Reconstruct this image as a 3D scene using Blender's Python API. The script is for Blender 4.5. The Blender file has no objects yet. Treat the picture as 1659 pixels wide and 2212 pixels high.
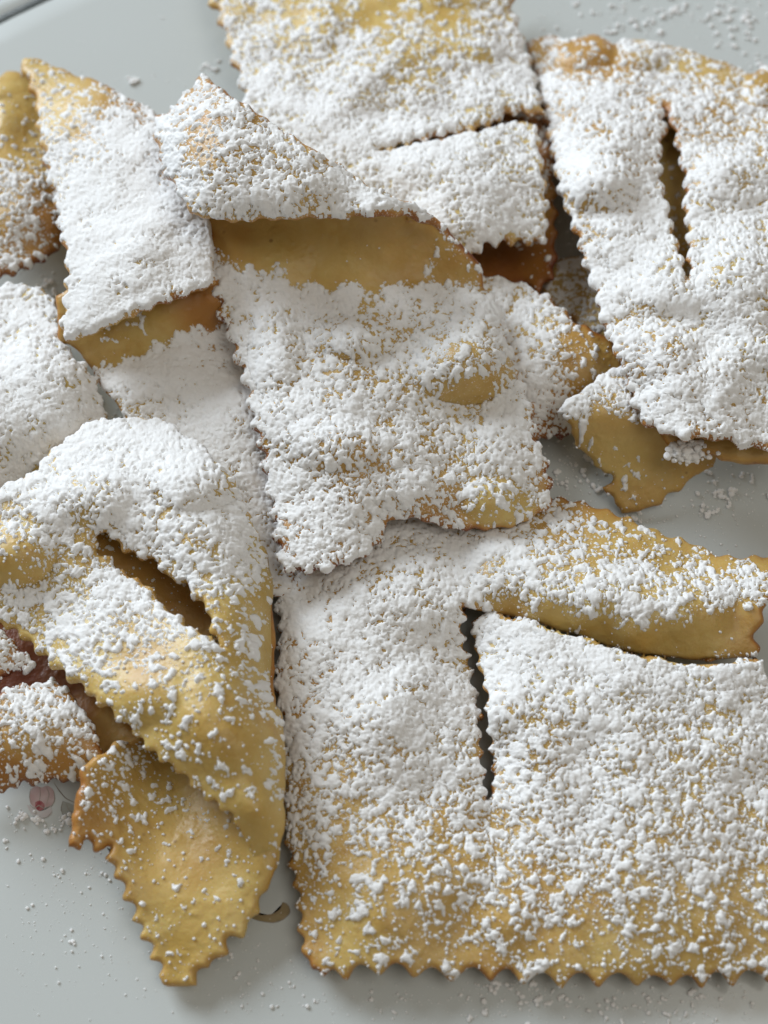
import bpy, math, random
import numpy as np
rng = np.random.RandomState(7); random.seed(7)
sc = bpy.context.scene
MM = 0.001
# ------------------------------------------------------------------ camera
TILT = math.radians(28); DIST = 210.0; HALF = 0.25     # mm, tan(half horizontal fov)
FW = np.array([0, math.sin(TILT), -math.cos(TILT)]); UP = np.array([0, math.cos(TILT), math.sin(TILT)]); RT = np.array([1., 0, 0])
TGT = np.array([0, 0, 6.0]); CAM = TGT - FW*DIST
cd = bpy.data.cameras.new('camera'); cam = bpy.data.objects.new('camera', cd); sc.collection.objects.link(cam); sc.camera = cam
cam.location = CAM*MM; cam.rotation_euler = (TILT, 0, 0)
cd.sensor_fit = 'HORIZONTAL'; cd.sensor_width = 36; cd.lens = 18/HALF; cd.clip_start = 0.01; cd.clip_end = 20
cd.dof.use_dof = True; cd.dof.focus_distance = 0.204; cd.dof.aperture_fstop = 24
# ------------------------------------------------------------------ light: daylight from a window up and to the left, dim room around
w = bpy.data.worlds.new('World'); sc.world = w; w.use_nodes = True
bg = w.node_tree.nodes['Background']; bg.inputs[0].default_value = (1.0, 0.93, 0.82, 1); bg.inputs[1].default_value = 0.17
def area(name, loc, size, power, col, tgt=(0, 0, 0)):
    l = bpy.data.lights.new(name, 'AREA'); l.shape = 'RECTANGLE'; l.size, l.size_y = size; l.energy = power; l.color = col
    o = bpy.data.objects.new(name, l); sc.collection.objects.link(o); o.location = loc
    from mathutils import Vector
    o.rotation_euler = (Vector(tgt)-Vector(loc)).to_track_quat('-Z', 'Y').to_euler()
area('window_light', (-0.88, 0.95, 0.66), (0.75, 0.7), 22, (0.82, 0.91, 1.0))
area('ceiling_light', (0.5, -0.25, 1.3), (0.8, 0.8), 3.4, (1.0, 0.95, 0.86))
sc.view_settings.view_transform = 'Standard'; sc.view_settings.look = 'None'; sc.view_settings.exposure = 0.33; sc.view_settings.gamma = 1
sc.render.engine = 'CYCLES'

# ------------------------------------------------------------------ helpers
def at(px, py, z):
    """point of the 1659-wide picture grid at height z (mm) -> world mm"""
    px = np.asarray(px, float); py = np.asarray(py, float); z = np.asarray(z, float)
    u = (px-829.5)/829.5*HALF; v = -(py-1106)/829.5*HALF
    d = FW + u[..., None]*RT + v[..., None]*UP
    t = (z-CAM[2])/d[..., 2]
    return CAM + d*t[..., None]
def hash2(ix, iy, s):
    h = (ix.astype(np.int64)*374761393 + iy.astype(np.int64)*668265263 + s*1442695041) & 0xffffffff
    h = ((h ^ (h >> 13))*1274126177) & 0xffffffff
    h = (h ^ (h >> 16)) & 0xffffffff
    return h.astype(float)/4294967295.
def vnoise(x, y, c, s=0):
    x = x/c; y = y/c; ix = np.floor(x); iy = np.floor(y); fx = x-ix; fy = y-iy
    fx = fx*fx*(3-2*fx); fy = fy*fy*(3-2*fy)
    a = hash2(ix, iy, s); b = hash2(ix+1, iy, s); c_ = hash2(ix, iy+1, s); d = hash2(ix+1, iy+1, s)
    return (a*(1-fx)+b*fx)*(1-fy) + (c_*(1-fx)+d*fx)*fy
def bumps(x, y, c, s=0, prob=1.):
    """rounded grains of random size, one per cell"""
    x = x/c; y = y/c; ix = np.floor(x); iy = np.floor(y); best = np.zeros_like(x)
    for dx in (-1, 0, 1):
        for dy in (-1, 0, 1):
            cx = ix+dx; cy = iy+dy
            px = cx+hash2(cx, cy, s); py = cy+hash2(cx, cy, s+1); r = 0.5+0.55*hash2(cx, cy, s+2)
            d2 = ((x-px)**2+(y-py)**2)/(r*r)
            best = np.maximum(best, np.clip(1-d2, 0, 1)*(0.6+0.4*r)*(hash2(cx, cy, s+3) < prob))
    return best
def clumps(x, y):
    wx = (vnoise(x, y, .42, 61)-.5)*.34+(vnoise(x, y, .9, 63)-.5)*.3; wy = (vnoise(x, y, .42, 62)-.5)*.34+(vnoise(x, y, .9, 64)-.5)*.3
    x = x+wx; y = y+wy
    a = bumps(x, y, 1.05, 3, .25); b = bumps(x, y, .62, 13, .55)*.85; c = bumps(x, y, .38, 23, .85)*.68; d = bumps(x, y, .24, 27, .9)*.42; c = np.maximum(c, d)+.15*np.minimum(c, d)
    return np.maximum(np.maximum(a, b), c)+.25*np.minimum(a, b)
def sugar_field(x, y, M=None):
    if M is None: M = clumps(x, y)
    return .56*M+.14*vnoise(x, y, 2.4, 33)+.14*vnoise(x, y, .7, 44)+.17*vnoise(x, y, .33, 43)+.07*vnoise(x, y, .2, 45)
_gx = rng.rand(60000)*200; _gy = rng.rand(60000)*200
_q = np.sort(sugar_field(_gx, _gy))
def thr(cov): return np.interp(1-np.clip(cov, 0, 1), np.linspace(0, 1, len(_q)), _q)
def tps(pts):
    """smooth height surface through (px,py,z) points"""
    P = np.array(pts, float); X = P[:, :2]/1000.; n = len(P)
    r2 = ((X[:, None]-X[None])**2).sum(-1); K = r2*np.log(r2+1e-12)*.5 + np.eye(n)*2e-4
    A = np.zeros((n+3, n+3)); A[:n, :n] = K; A[:n, n] = 1; A[:n, n+1:] = X; A[n, :n] = 1; A[n+1:, :n] = X.T
    b = np.zeros(n+3); b[:n] = P[:, 2]; c = np.linalg.solve(A, b)
    def f(px, py):
        x = px/1000.; y = py/1000.; o = c[n]+c[n+1]*x+c[n+2]*y
        for i in range(n):
            q = (x-X[i, 0])**2+(y-X[i, 1])**2; o = o+c[i]*q*np.log(q+1e-12)*.5
        return o
    return f
def idw(pts, p=3.0):
    P = np.array(pts, float)
    def f(px, py):
        n = 0; d = 0
        for a, b, v in P:
            wgt = 1/(((px-a)**2+(py-b)**2)/1e4+.02)**(p/2); n = n+wgt*v; d = d+wgt
        return n/d
    return f
def crom(pts, closed=False):
    P = np.array(pts, float); out = []
    n = len(P)
    for i in range(n-1):
        p0 = P[max(i-1, 0)]; p1 = P[i]; p2 = P[i+1]; p3 = P[min(i+2, n-1)]
        k = max(2, int(np.hypot(*(p2-p1))/3)); t = np.linspace(0, 1, k, endpoint=False)[:, None]
        a = .35
        out.append(p1*(2*t**3-3*t**2+1)+(p2-p0)*a*(t**3-2*t**2+t)+p2*(-2*t**3+3*t**2)+(p3-p1)*a*(t**3-t**2))
    out.append(P[-1:]); return np.concatenate(out)
def outline(segs, hole=False):
    """segs: list of (points, pitch, amp); consecutive segs share end points. pitch 0 = smooth"""
    L = []; 
    for pts, pitch, amp in segs: L.append((crom(pts), pitch, amp))
    allp = np.concatenate([l[0] for l in L]); x, y = allp.T
    area2 = np.sum(x*np.roll(y, -1)-y*np.roll(x, -1)); sg = 1 if area2 > 0 else -1
    if hole: sg = -sg
    out = []
    for c, pitch, amp in L:
        seg = np.hypot(*np.diff(c, axis=0).T); s = np.concatenate([[0], np.cumsum(seg)])
        m = max(2, int(s[-1]/1.5)); t = np.linspace(0, s[-1], m)
        q = np.stack([np.interp(t, s, c[:, 0]), np.interp(t, s, c[:, 1])], 1)
        if pitch:
            g = np.gradient(q, axis=0); g = np.stack([np.convolve(np.pad(g[:, k], 12, 'edge'), np.ones(25)/25, 'valid') for k in (0, 1)], 1)
            g /= np.hypot(*g.T)[:, None]+1e-9; nrm = np.stack([g[:, 1], -g[:, 0]], 1)*sg
            N = int(s[-1]/pitch)+3; st = pitch*(1+.32*(rng.rand(N)-.5)); k = np.concatenate([[0], np.cumsum(st)])-rng.rand()*pitch*.5
            ph = np.interp(t, k, np.arange(N+1)); am = amp*np.interp(t, k, .75+.5*rng.rand(N+1))
            wv = 1-2*np.abs(np.sin(np.pi*ph)); wv = np.convolve(np.pad(wv, 5, 'edge'), np.ones(11)/11, 'valid')
            fade = np.clip(np.minimum(t, t[-1]-t)/25, 0, 1)
            jit = (vnoise(t, t*0, 19., int(rng.randint(999)))-.5)*5
            q = q+nrm*((wv*am*(1.45 if abs(amp) > 3.5 else 1.1))*fade+jit*fade)[:, None]
        else:
            g = np.gradient(q, axis=0); g /= np.hypot(*g.T)[:, None]+1e-9; nrm = np.stack([g[:, 1], -g[:, 0]], 1)*sg
            fade = np.clip(np.minimum(t, t[-1]-t)/25, 0, 1)
            q = q+nrm*((vnoise(t, t*0, 30., int(rng.randint(999)))-.5)*6*fade)[:, None]
        out.append(q[:-1])
    return np.concatenate(out)
def inside(poly, gx, gy):
    res = np.zeros((len(gy), len(gx)), bool); x0, y0 = poly.T; x1 = np.roll(x0, -1); y1 = np.roll(y0, -1)
    for j, yy in enumerate(gy):
        m = (y0 > yy) != (y1 > yy)
        if not m.any(): continue
        xs = np.sort(x0[m]+(yy-y0[m])*(x1[m]-x0[m])/(y1[m]-y0[m]))
        res[j] = (np.searchsorted(xs, gx) % 2) == 1
    return res
def pin(poly, P):
    x0, y0 = poly.T; x1 = np.roll(x0, -1); y1 = np.roll(y0, -1); r = np.zeros(len(P), bool)
    for i, (x, y) in enumerate(P):
        m = (y0 > y) != (y1 > y); r[i] = (np.sum(x < x0[m]+(y-y0[m])*(x1[m]-x0[m])/(y1[m]-y0[m])) % 2) == 1
    return r
RIM = 26.
def grid(poly, holes, step):
    x0, y0 = poly.min(0)-step*2; x1, y1 = poly.max(0)+step*2
    gx = np.arange(x0, x1+step, step); gy = np.arange(y0, y1+step, step)
    ins = inside(poly, gx, gy); B = poly
    for h in holes: ins &= ~inside(h, gx, gy)
    if holes:
        k = np.ones(len(poly), bool)
        for h in holes: k &= ~pin(h, poly)
        B = [poly[k]]
        for h in holes: B.append(h[pin(poly, h)])
        B = np.concatenate(B)
    ny, nx = ins.shape; D = np.full((ny, nx), 1e9); I = np.zeros((ny, nx), int); r = int(RIM/step)+2
    ci = np.round((B[:, 0]-x0)/step).astype(int); cj = np.round((B[:, 1]-y0)/step).astype(int)
    for n in range(len(B)):
        a, b = max(ci[n]-r, 0), min(ci[n]+r+1, nx); c, d = max(cj[n]-r, 0), min(cj[n]+r+1, ny)
        if a >= b or c >= d: continue
        dd = (gx[a:b][None]-B[n, 0])**2+(gy[c:d][:, None]-B[n, 1])**2
        sub = D[c:d, a:b]; m = dd < sub; sub[m] = dd[m]; I[c:d, a:b][m] = n
    D = np.sqrt(D); X, Y = np.meshgrid(gx, gy)
    snap = ~ins & (D < step*2.5)
    X = np.where(snap, B[I, 0], X); Y = np.where(snap, B[I, 1], Y)
    d = np.where(ins, np.minimum(D, 1e3), 0)
    q = ins[:-1, :-1] | ins[1:, :-1] | ins[:-1, 1:] | ins[1:, 1:]
    return X, Y, ins, d, q
def mesh(name, V, F, mat, parent=None, attrs=None, smooth=True):
    me = bpy.data.meshes.new(name); V = np.asarray(V, np.float32)*MM; F = np.asarray(F, np.int32); k = F.shape[1]
    me.vertices.add(len(V)); me.vertices.foreach_set('co', V.ravel())
    me.loops.add(F.size); me.loops.foreach_set('vertex_index', F.ravel())
    me.polygons.add(len(F)); me.polygons.foreach_set('loop_start', np.arange(0, F.size, k, dtype=np.int32)); me.polygons.foreach_set('loop_total', np.full(len(F), k, np.int32))
    me.update(calc_edges=True)
    if smooth: me.polygons.foreach_set('use_smooth', np.ones(len(F), bool))
    for an, av in (attrs or {}).items():
        a = me.attributes.new(an, 'FLOAT', 'POINT'); a.data.foreach_set('value', np.asarray(av, np.float32))
    me.materials.append(mat); me.validate()
    o = bpy.data.objects.new(name, me); sc.collection.objects.link(o); o.parent = parent
    return o
def ico():
    t = (1+5**.5)/2
    v = np.array([(-1,t,0),(1,t,0),(-1,-t,0),(1,-t,0),(0,-1,t),(0,1,t),(0,-1,-t),(0,1,-t),(t,0,-1),(t,0,1),(-t,0,-1),(-t,0,1)], float); v /= np.linalg.norm(v[0])
    f = [(0,11,5),(0,5,1),(0,1,7),(0,7,10),(0,10,11),(1,5,9),(5,11,4),(11,10,2),(10,7,6),(7,1,8),(3,9,4),(3,4,2),(3,2,6),(3,6,8),(3,8,9),(4,9,5),(2,4,11),(6,2,10),(8,6,7),(9,8,1)]
    return v, np.array(f)
def ico2():
    v, f = ico(); v = list(map(tuple, v)); c = {}; nf = []
    def mid(a, b):
        k = (min(a, b), max(a, b))
        if k not in c:
            m = np.add(v[a], v[b]); m /= np.linalg.norm(m); v.append(tuple(m)); c[k] = len(v)-1
        return c[k]
    for a, b, d in f:
        x, y, z = mid(a, b), mid(b, d), mid(d, a); nf += [(a, x, z), (b, y, x), (d, z, y), (x, y, z)]
    return np.array(v), np.array(nf)
IC1, IC2 = ico(), ico2()
def lumps(P, R, fine=True, flat=.75):
    """knobbly grains of radius R mm centred at P mm -> verts, quads(degenerate-free tris)"""
    v, f = IC2 if fine else IC1; n = len(P); k = len(v)
    a = rng.rand(n)*6.28; s = R[:, None]*(.75+.5*rng.rand(n, 3)); s[:, 2] *= flat
    j = 1+.30*(rng.rand(n, k)-.5)
    W = v[None]*j[..., None]*s[:, None]; ca, sa = np.cos(a)[:, None], np.sin(a)[:, None]
    W = np.stack([W[..., 0]*ca-W[..., 1]*sa, W[..., 0]*sa+W[..., 1]*ca, W[..., 2]], -1)+P[:, None]
    return W.reshape(-1, 3), (f[None]+(np.arange(n)*k)[:, None, None]).reshape(-1, 3)

# ------------------------------------------------------------------ materials
def mat(name):
    m = bpy.data.materials.new(name); m.use_nodes = True; nt = m.node_tree; b = nt.nodes['Principled BSDF']
    return m, nt, b
def N(nt, t, **k):
    n = nt.nodes.new(t)
    for a, v in k.items():
        if a in n.inputs: n.inputs[a].default_value = v
        else: setattr(n, a, v)
    return n
def mix(nt, fac, a, b):
    n = nt.nodes.new('ShaderNodeMix'); n.data_type = 'RGBA'
    if isinstance(fac, float): n.inputs[0].default_value = fac
    else: nt.links.new(fac, n.inputs[0])
    for s, v in ((6, a), (7, b)):
        if isinstance(v, tuple): n.inputs[s].default_value = v
        else: nt.links.new(v, n.inputs[s])
    return n.outputs[2]
def ramp(nt, v, a, b, lo=0., hi=1.):
    n = nt.nodes.new('ShaderNodeMapRange'); n.inputs[1].default_value = a; n.inputs[2].default_value = b; n.inputs[3].default_value = lo; n.inputs[4].default_value = hi
    nt.links.new(v, n.inputs[0]); return n.outputs[0]
def math_(nt, op, a, b):
    n = nt.nodes.new('ShaderNodeMath'); n.operation = op
    for s, v in ((0, a), (1, b)):
        if isinstance(v, (int, float)): n.inputs[s].default_value = v
        else: nt.links.new(v, n.inputs[s])
    return n.outputs[0]
def dough_material():
    m, nt, b = mat('fried_dough'); co = N(nt, 'ShaderNodeTexCoord').outputs['Object']
    def noise(sc_, det=3):
        n = N(nt, 'ShaderNodeTexNoise'); n.inputs['Scale'].default_value = sc_; n.inputs['Detail'].default_value = det; nt.links.new(co, n.inputs['Vector']); return n.outputs['Fac']
    at_e = N(nt, 'ShaderNodeAttribute', attribute_name='edge').outputs['Fac']; at_b = N(nt, 'ShaderNodeAttribute', attribute_name='brown').outputs['Fac']
    at_d = N(nt, 'ShaderNodeAttribute', attribute_name='dust').outputs['Fac']
    n1 = noise(140, 4); n2 = noise(420, 3); n3 = noise(1500, 2)
    col = mix(nt, ramp(nt, n1, .35, .68), (.62, .445, .15, 1), (.52, .345, .09, 1))
    col = mix(nt, ramp(nt, n2, .45, .75, 0, .45), col, (.65, .52, .21, 1))
    br = math_(nt, 'ADD', math_(nt, 'MULTIPLY', at_e, ramp(nt, n1, .3, .7, .1, .9)), math_(nt, 'ADD', at_b, ramp(nt, noise(260, 4), .55, .85, 0, .25)))
    cr = N(nt, 'ShaderNodeValToRGB'); el = cr.color_ramp.elements; el[0].position = 0; el[0].color = (0, 0, 0, 1); el[1].position = 1; el[1].color = (1, 1, 1, 1)
    col = mix(nt, ramp(nt, br, 0, .75), col, (.42, .19, .035, 1))
    col = mix(nt, ramp(nt, br, .65, 1.5), col, (.17, .040, .010, 1))
    # pin-prick specks of caramelised dough
    vo = N(nt, 'ShaderNodeTexVoronoi'); vo.inputs['Scale'].default_value = 260; nt.links.new(co, vo.inputs['Vector'])
    sp = math_(nt, 'MULTIPLY', ramp(nt, vo.outputs['Distance'], .05, .10, 1, 0), ramp(nt, n2, .5, .6))
    col = mix(nt, math_(nt, 'MULTIPLY', sp, .6), col, (.20, .09, .02, 1))
    # fine powder clinging to the crust
    dn = N(nt, 'ShaderNodeTexNoise'); dn.inputs['Scale'].default_value = 4200; dn.inputs['Detail'].default_value = 2; nt.links.new(co, dn.inputs['Vector'])
    du = math_(nt, 'MULTIPLY', ramp(nt, math_(nt, 'ADD', dn.outputs['Fac'], math_(nt, 'MULTIPLY', at_d, .17)), .755, .82), .6)
    col = mix(nt, du, col, (.82, .80, .76, 1))
    nt.links.new(col, b.inputs['Base Color'])
    b.inputs['Roughness'].default_value = .42; b.inputs['Specular IOR Level'].default_value = .5
    b.inputs['Subsurface Weight'].default_value = .38; b.inputs['Subsurface Radius'].default_value = (.9, .55, .2); b.inputs['Subsurface Scale'].default_value = .0016
    bp = N(nt, 'ShaderNodeBump'); bp.inputs['Strength'].default_value = .5; bp.inputs['Distance'].default_value = .0004
    vb = N(nt, 'ShaderNodeTexVoronoi', feature='SMOOTH_F1'); vb.inputs['Scale'].default_value = 900; nt.links.new(co, vb.inputs['Vector'])
    blis = math_(nt, 'MULTIPLY', ramp(nt, vb.outputs['Distance'], .1, .45, 1, 0), ramp(nt, noise(330, 2), .5, .65))
    h = math_(nt, 'ADD', math_(nt, 'ADD', math_(nt, 'MULTIPLY', noise(700, 4), .9), math_(nt, 'MULTIPLY', n3, .4)), math_(nt, 'MULTIPLY', blis, .5)); nt.links.new(h, bp.inputs['Height']); nt.links.new(bp.outputs[0], b.inputs['Normal'])
    return m
def sugar_material():
    m, nt, b = mat('powdered_sugar'); co = N(nt, 'ShaderNodeTexCoord').outputs['Object']
    b.inputs['Base Color'].default_value = (.87, .865, .855, 1); b.inputs['Roughness'].default_value = .95; b.inputs['Specular IOR Level'].default_value = .15
    def noise(s, d):
        n = N(nt, 'ShaderNodeTexNoise'); n.inputs['Scale'].default_value = s; n.inputs['Detail'].default_value = d; n.inputs['Roughness'].default_value = .7; nt.links.new(co, n.inputs['Vector']); return n.outputs['Fac']
    bp = N(nt, 'ShaderNodeBump'); bp.inputs['Strength'].default_value = .75; bp.inputs['Distance'].default_value = .0002
    nt.links.new(noise(3600, 4), bp.inputs['Height']); nt.links.new(bp.outputs[0], b.inputs['Normal'])
    return m
def plate_material():
    m, nt, b = mat('glazed_porcelain'); co = N(nt, 'ShaderNodeTexCoord').outputs['Object']
    b.inputs['Base Color'].default_value = (.55, .58, .568, 1); b.inputs['Roughness'].default_value = .22; b.inputs['Specular IOR Level'].default_value = .5
    n = N(nt, 'ShaderNodeTexNoise'); n.inputs['Scale'].default_value = 25; n.inputs['Detail'].default_value = 2; nt.links.new(co, n.inputs['Vector'])
    nt.links.new(ramp(nt, n.outputs['Fac'], .3, .7, .13, .22), b.inputs['Roughness'])
    return m
def flat_material(name, col, rough=.3, var=None, scale=600):
    m, nt, b = mat(name); b.inputs['Roughness'].default_value = rough
    n = N(nt, 'ShaderNodeTexNoise'); n.inputs['Scale'].default_value = scale; nt.links.new(N(nt, 'ShaderNodeTexCoord').outputs['Object'], n.inputs['Vector'])
    nt.links.new(mix(nt, ramp(nt, n.outputs['Fac'], .35, .65), col, var or col), b.inputs['Base Color']); return m
DOUGH = dough_material(); SUGAR = sugar_material(); PLATE = plate_material()

# ------------------------------------------------------------------ plate and table
def lathe(prof, n=160):
    V = []; F = []
    for i in range(n):
        a = i/n*2*math.pi
        for r, z in prof: V.append((r*math.cos(a), r*math.sin(a), z))
    k = len(prof)
    for i in range(n):
        for j in range(k-1): F.append((i*k+j, ((i+1) % n)*k+j, ((i+1) % n)*k+j+1, i*k+j+1))
    return np.array(V), np.array(F)
p1 = at(0, 36, 0.); p2 = at(75, 0, 0.); tn = (p2-p1)/np.linalg.norm(p2-p1); nn = np.array([tn[1], -tn[0], 0]); R0 = 165.
PC = (p1+p2)/2+nn*R0
plate = bpy.data.objects.new('plate', None); sc.collection.objects.link(plate); plate.location = (0, 0, 0)
plate['label'] = 'white glazed porcelain plate with faint painted rose and scrolls under the pastries'; plate['category'] = 'plate'
prof = [(.01, 0), (60, 0), (120, 0), (R0-6, .05), (R0-1.6, .1), (R0-.9, -.25), (R0-.2, -.35), (R0+.6, .1), (R0+2.5, .35), (R0+3.6, 0), (R0+3.8, -1), (R0+2, -3), (R0-30, -6), (R0-60, -9), (.01, -9)]
V, F = lathe(prof); V[:, :2] += PC[:2]; mesh('plate_body', V, F, PLATE, plate)
rg = flat_material('rim_line_glaze', (.05, .06, .055, 1), .35, (.09, .10, .095, 1))
V, F = lathe([(R0-1.5, .13), (R0-1.3, .2), (R0-.1, .2), (R0+.1, .13)], 240); V[:, :2] += PC[:2]; mesh('rim_line', V, F, rg, plate)
tb = flat_material('dark_table_cloth', (.055, .075, .08, 1), .8, (.08, .10, .105, 1), 900)
V = np.array([(-600, -600, -9.2), (600, -600, -9.2), (600, 600, -9.2), (-600, 600, -9.2)]); tbl = mesh('table', V, [(0, 1, 2, 3)], tb); tbl['kind'] = 'structure'
# painted decoration on the glaze (flat print)
def decal(name, pts, m, z=.03, closed=True):
    c = crom(list(pts)+[pts[0]]); c = c[:-1]; P = at(c[:, 0], c[:, 1], z); ctr = P.mean(0)
    V = np.concatenate([[ctr], P]); n = len(P); F = [(0, 1+(i+1) % n, 1+i) for i in range(n)]
    return mesh(name, V, F, m, plate, smooth=False)
def stroke(name, pts, wd, m, z=.04):
    c = crom(pts); g = np.gradient(c, axis=0); g /= np.hypot(*g.T)[:, None]; nr = np.stack([-g[:, 1], g[:, 0]], 1)
    t = np.linspace(0, 1, len(c)); wv = (wd*(.35+.65*np.sin(np.pi*np.clip(t, .02, .98))))[:, None]
    A = c+nr*wv/2; B_ = c-nr*wv/2; V = np.concatenate([at(A[:, 0], A[:, 1], z), at(B_[:, 0], B_[:, 1], z)]); n = len(c)
    return mesh(name, V, [(i, i+1, n+i+1, n+i) for i in range(n-1)], m, plate, smooth=False)
pk = flat_material('rose_print', (.42, .29, .28, 1), .25, (.50, .40, .385, 1), 500); pr = flat_material('rose_core_print', (.25, .05, .06, 1), .25, (.36, .17, .17, 1), 1500)
ln = flat_material('line_print', (.22, .19, .16, 1), .3, (.30, .27, .23, 1)); sg_ = flat_material('scroll_print', (.25, .19, .09, 1), .3, (.33, .25, .13, 1)); pale = flat_material('pale_petal_print', (.51, .50, .49, 1), .25, (.50, .45, .44, 1), 400)
decal('painted_petal', [(68, 1704), (78, 1698), (90, 1701), (102, 1697), (114, 1705), (118, 1722), (114, 1738), (100, 1744), (88, 1737), (76, 1745), (66, 1736), (63, 1720)], pk, .03)
stroke('painted_line', [(100, 1700), (106, 1716), (100, 1738)], 1.4, ln, .05); stroke('painted_line', [(64, 1738), (74, 1746), (84, 1740), (96, 1746), (110, 1740)], 1.8, ln, .05)
decal('painted_petal', [(58, 1738), (75, 1745), (95, 1750), (110, 1742), (112, 1758), (98, 1766), (80, 1766), (66, 1756)], pale, .022)
decal('painted_rose_core', [(76, 1733), (86, 1729), (95, 1736), (96, 1746), (86, 1752), (77, 1746)], pr, .045)
stroke('painted_line', [(66, 1704), (64, 1722), (70, 1738)], 1.6, ln); stroke('painted_line', [(86, 1700), (87, 1716), (85, 1732)], 1.4, ln)
stroke('painted_line', [(116, 1708), (118, 1728), (110, 1744)], 1.6, ln); stroke('painted_line', [(70, 1762), (86, 1768), (102, 1765), (113, 1752)], 1.4, ln)
stroke('painted_line', [(116, 1690), (128, 1708), (142, 1724), (162, 1734)], 2.2, ln)
decal('painted_leaf', [(135, 1730), (150, 1735), (163, 1742), (158, 1752), (146, 1758), (137, 1762), (133, 1748)], flat_material('leaf_print', (.33, .34, .31, 1), .25, (.42, .43, .40, 1), 500), .03)
stroke('painted_line', [(135, 1732), (132, 1748), (137, 1764)], 1.6, ln); stroke('painted_line', [(143, 1736), (148, 1748), (158, 1756)], 1.6, ln)
decal('painted_scroll', [(540, 1968), (560, 1978), (585, 1976), (606, 1966), (612, 1950), (620, 1952), (626, 1962), (624, 1976), (612, 1987), (596, 1993), (572, 1992), (545, 1984)], sg_, .03)
stroke('painted_line', [(540, 1972), (565, 1979), (590, 1976), (606, 1965), (611, 1949)], 5, flat_material('dark_scroll_print', (.26, .19, .10, 1), .3), .045)
stroke('painted_line', [(612, 1949), (624, 1958), (626, 1972), (612, 1986), (590, 1993), (560, 1989), (545, 1984)], 2, ln, .045)

# ------------------------------------------------------------------ pastry sheets
GRAINS = []
SD = 5.0; SS = 2.25
def surf(px, py, d, zf, thick, seed, puff):
    z = zf(px, py); P = at(px, py, z); x, y = P[..., 0], P[..., 1]
    z = z + puff*((vnoise(x, y, 11., seed)-.5)*2.4+(vnoise(x, y, 5., seed+1)-.5)*1.1+(vnoise(x, y, 2.4, seed+2)-.5)*.28)
    bl = bumps(x, y, 6.5, seed+5)*(hash2(np.floor(x/6.5), np.floor(y/6.5), seed+9)*0+1)
    z = z + puff*.55*bl*np.clip(vnoise(x, y, 13., seed+4)*2.2-1.0, 0, 1)
    k = np.clip(d/13., 0, 1); h = thick*.5*np.sqrt(np.clip(1-(1-k)**2, 0, 1))
    return z, h
def normals(P):
    gu = np.gradient(P, axis=1); gv = np.gradient(P, axis=0); n = np.cross(gv, gu); n /= np.linalg.norm(n, axis=-1)[..., None]+1e-12
    n[n[..., 2] < 0] *= -1; return n
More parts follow.
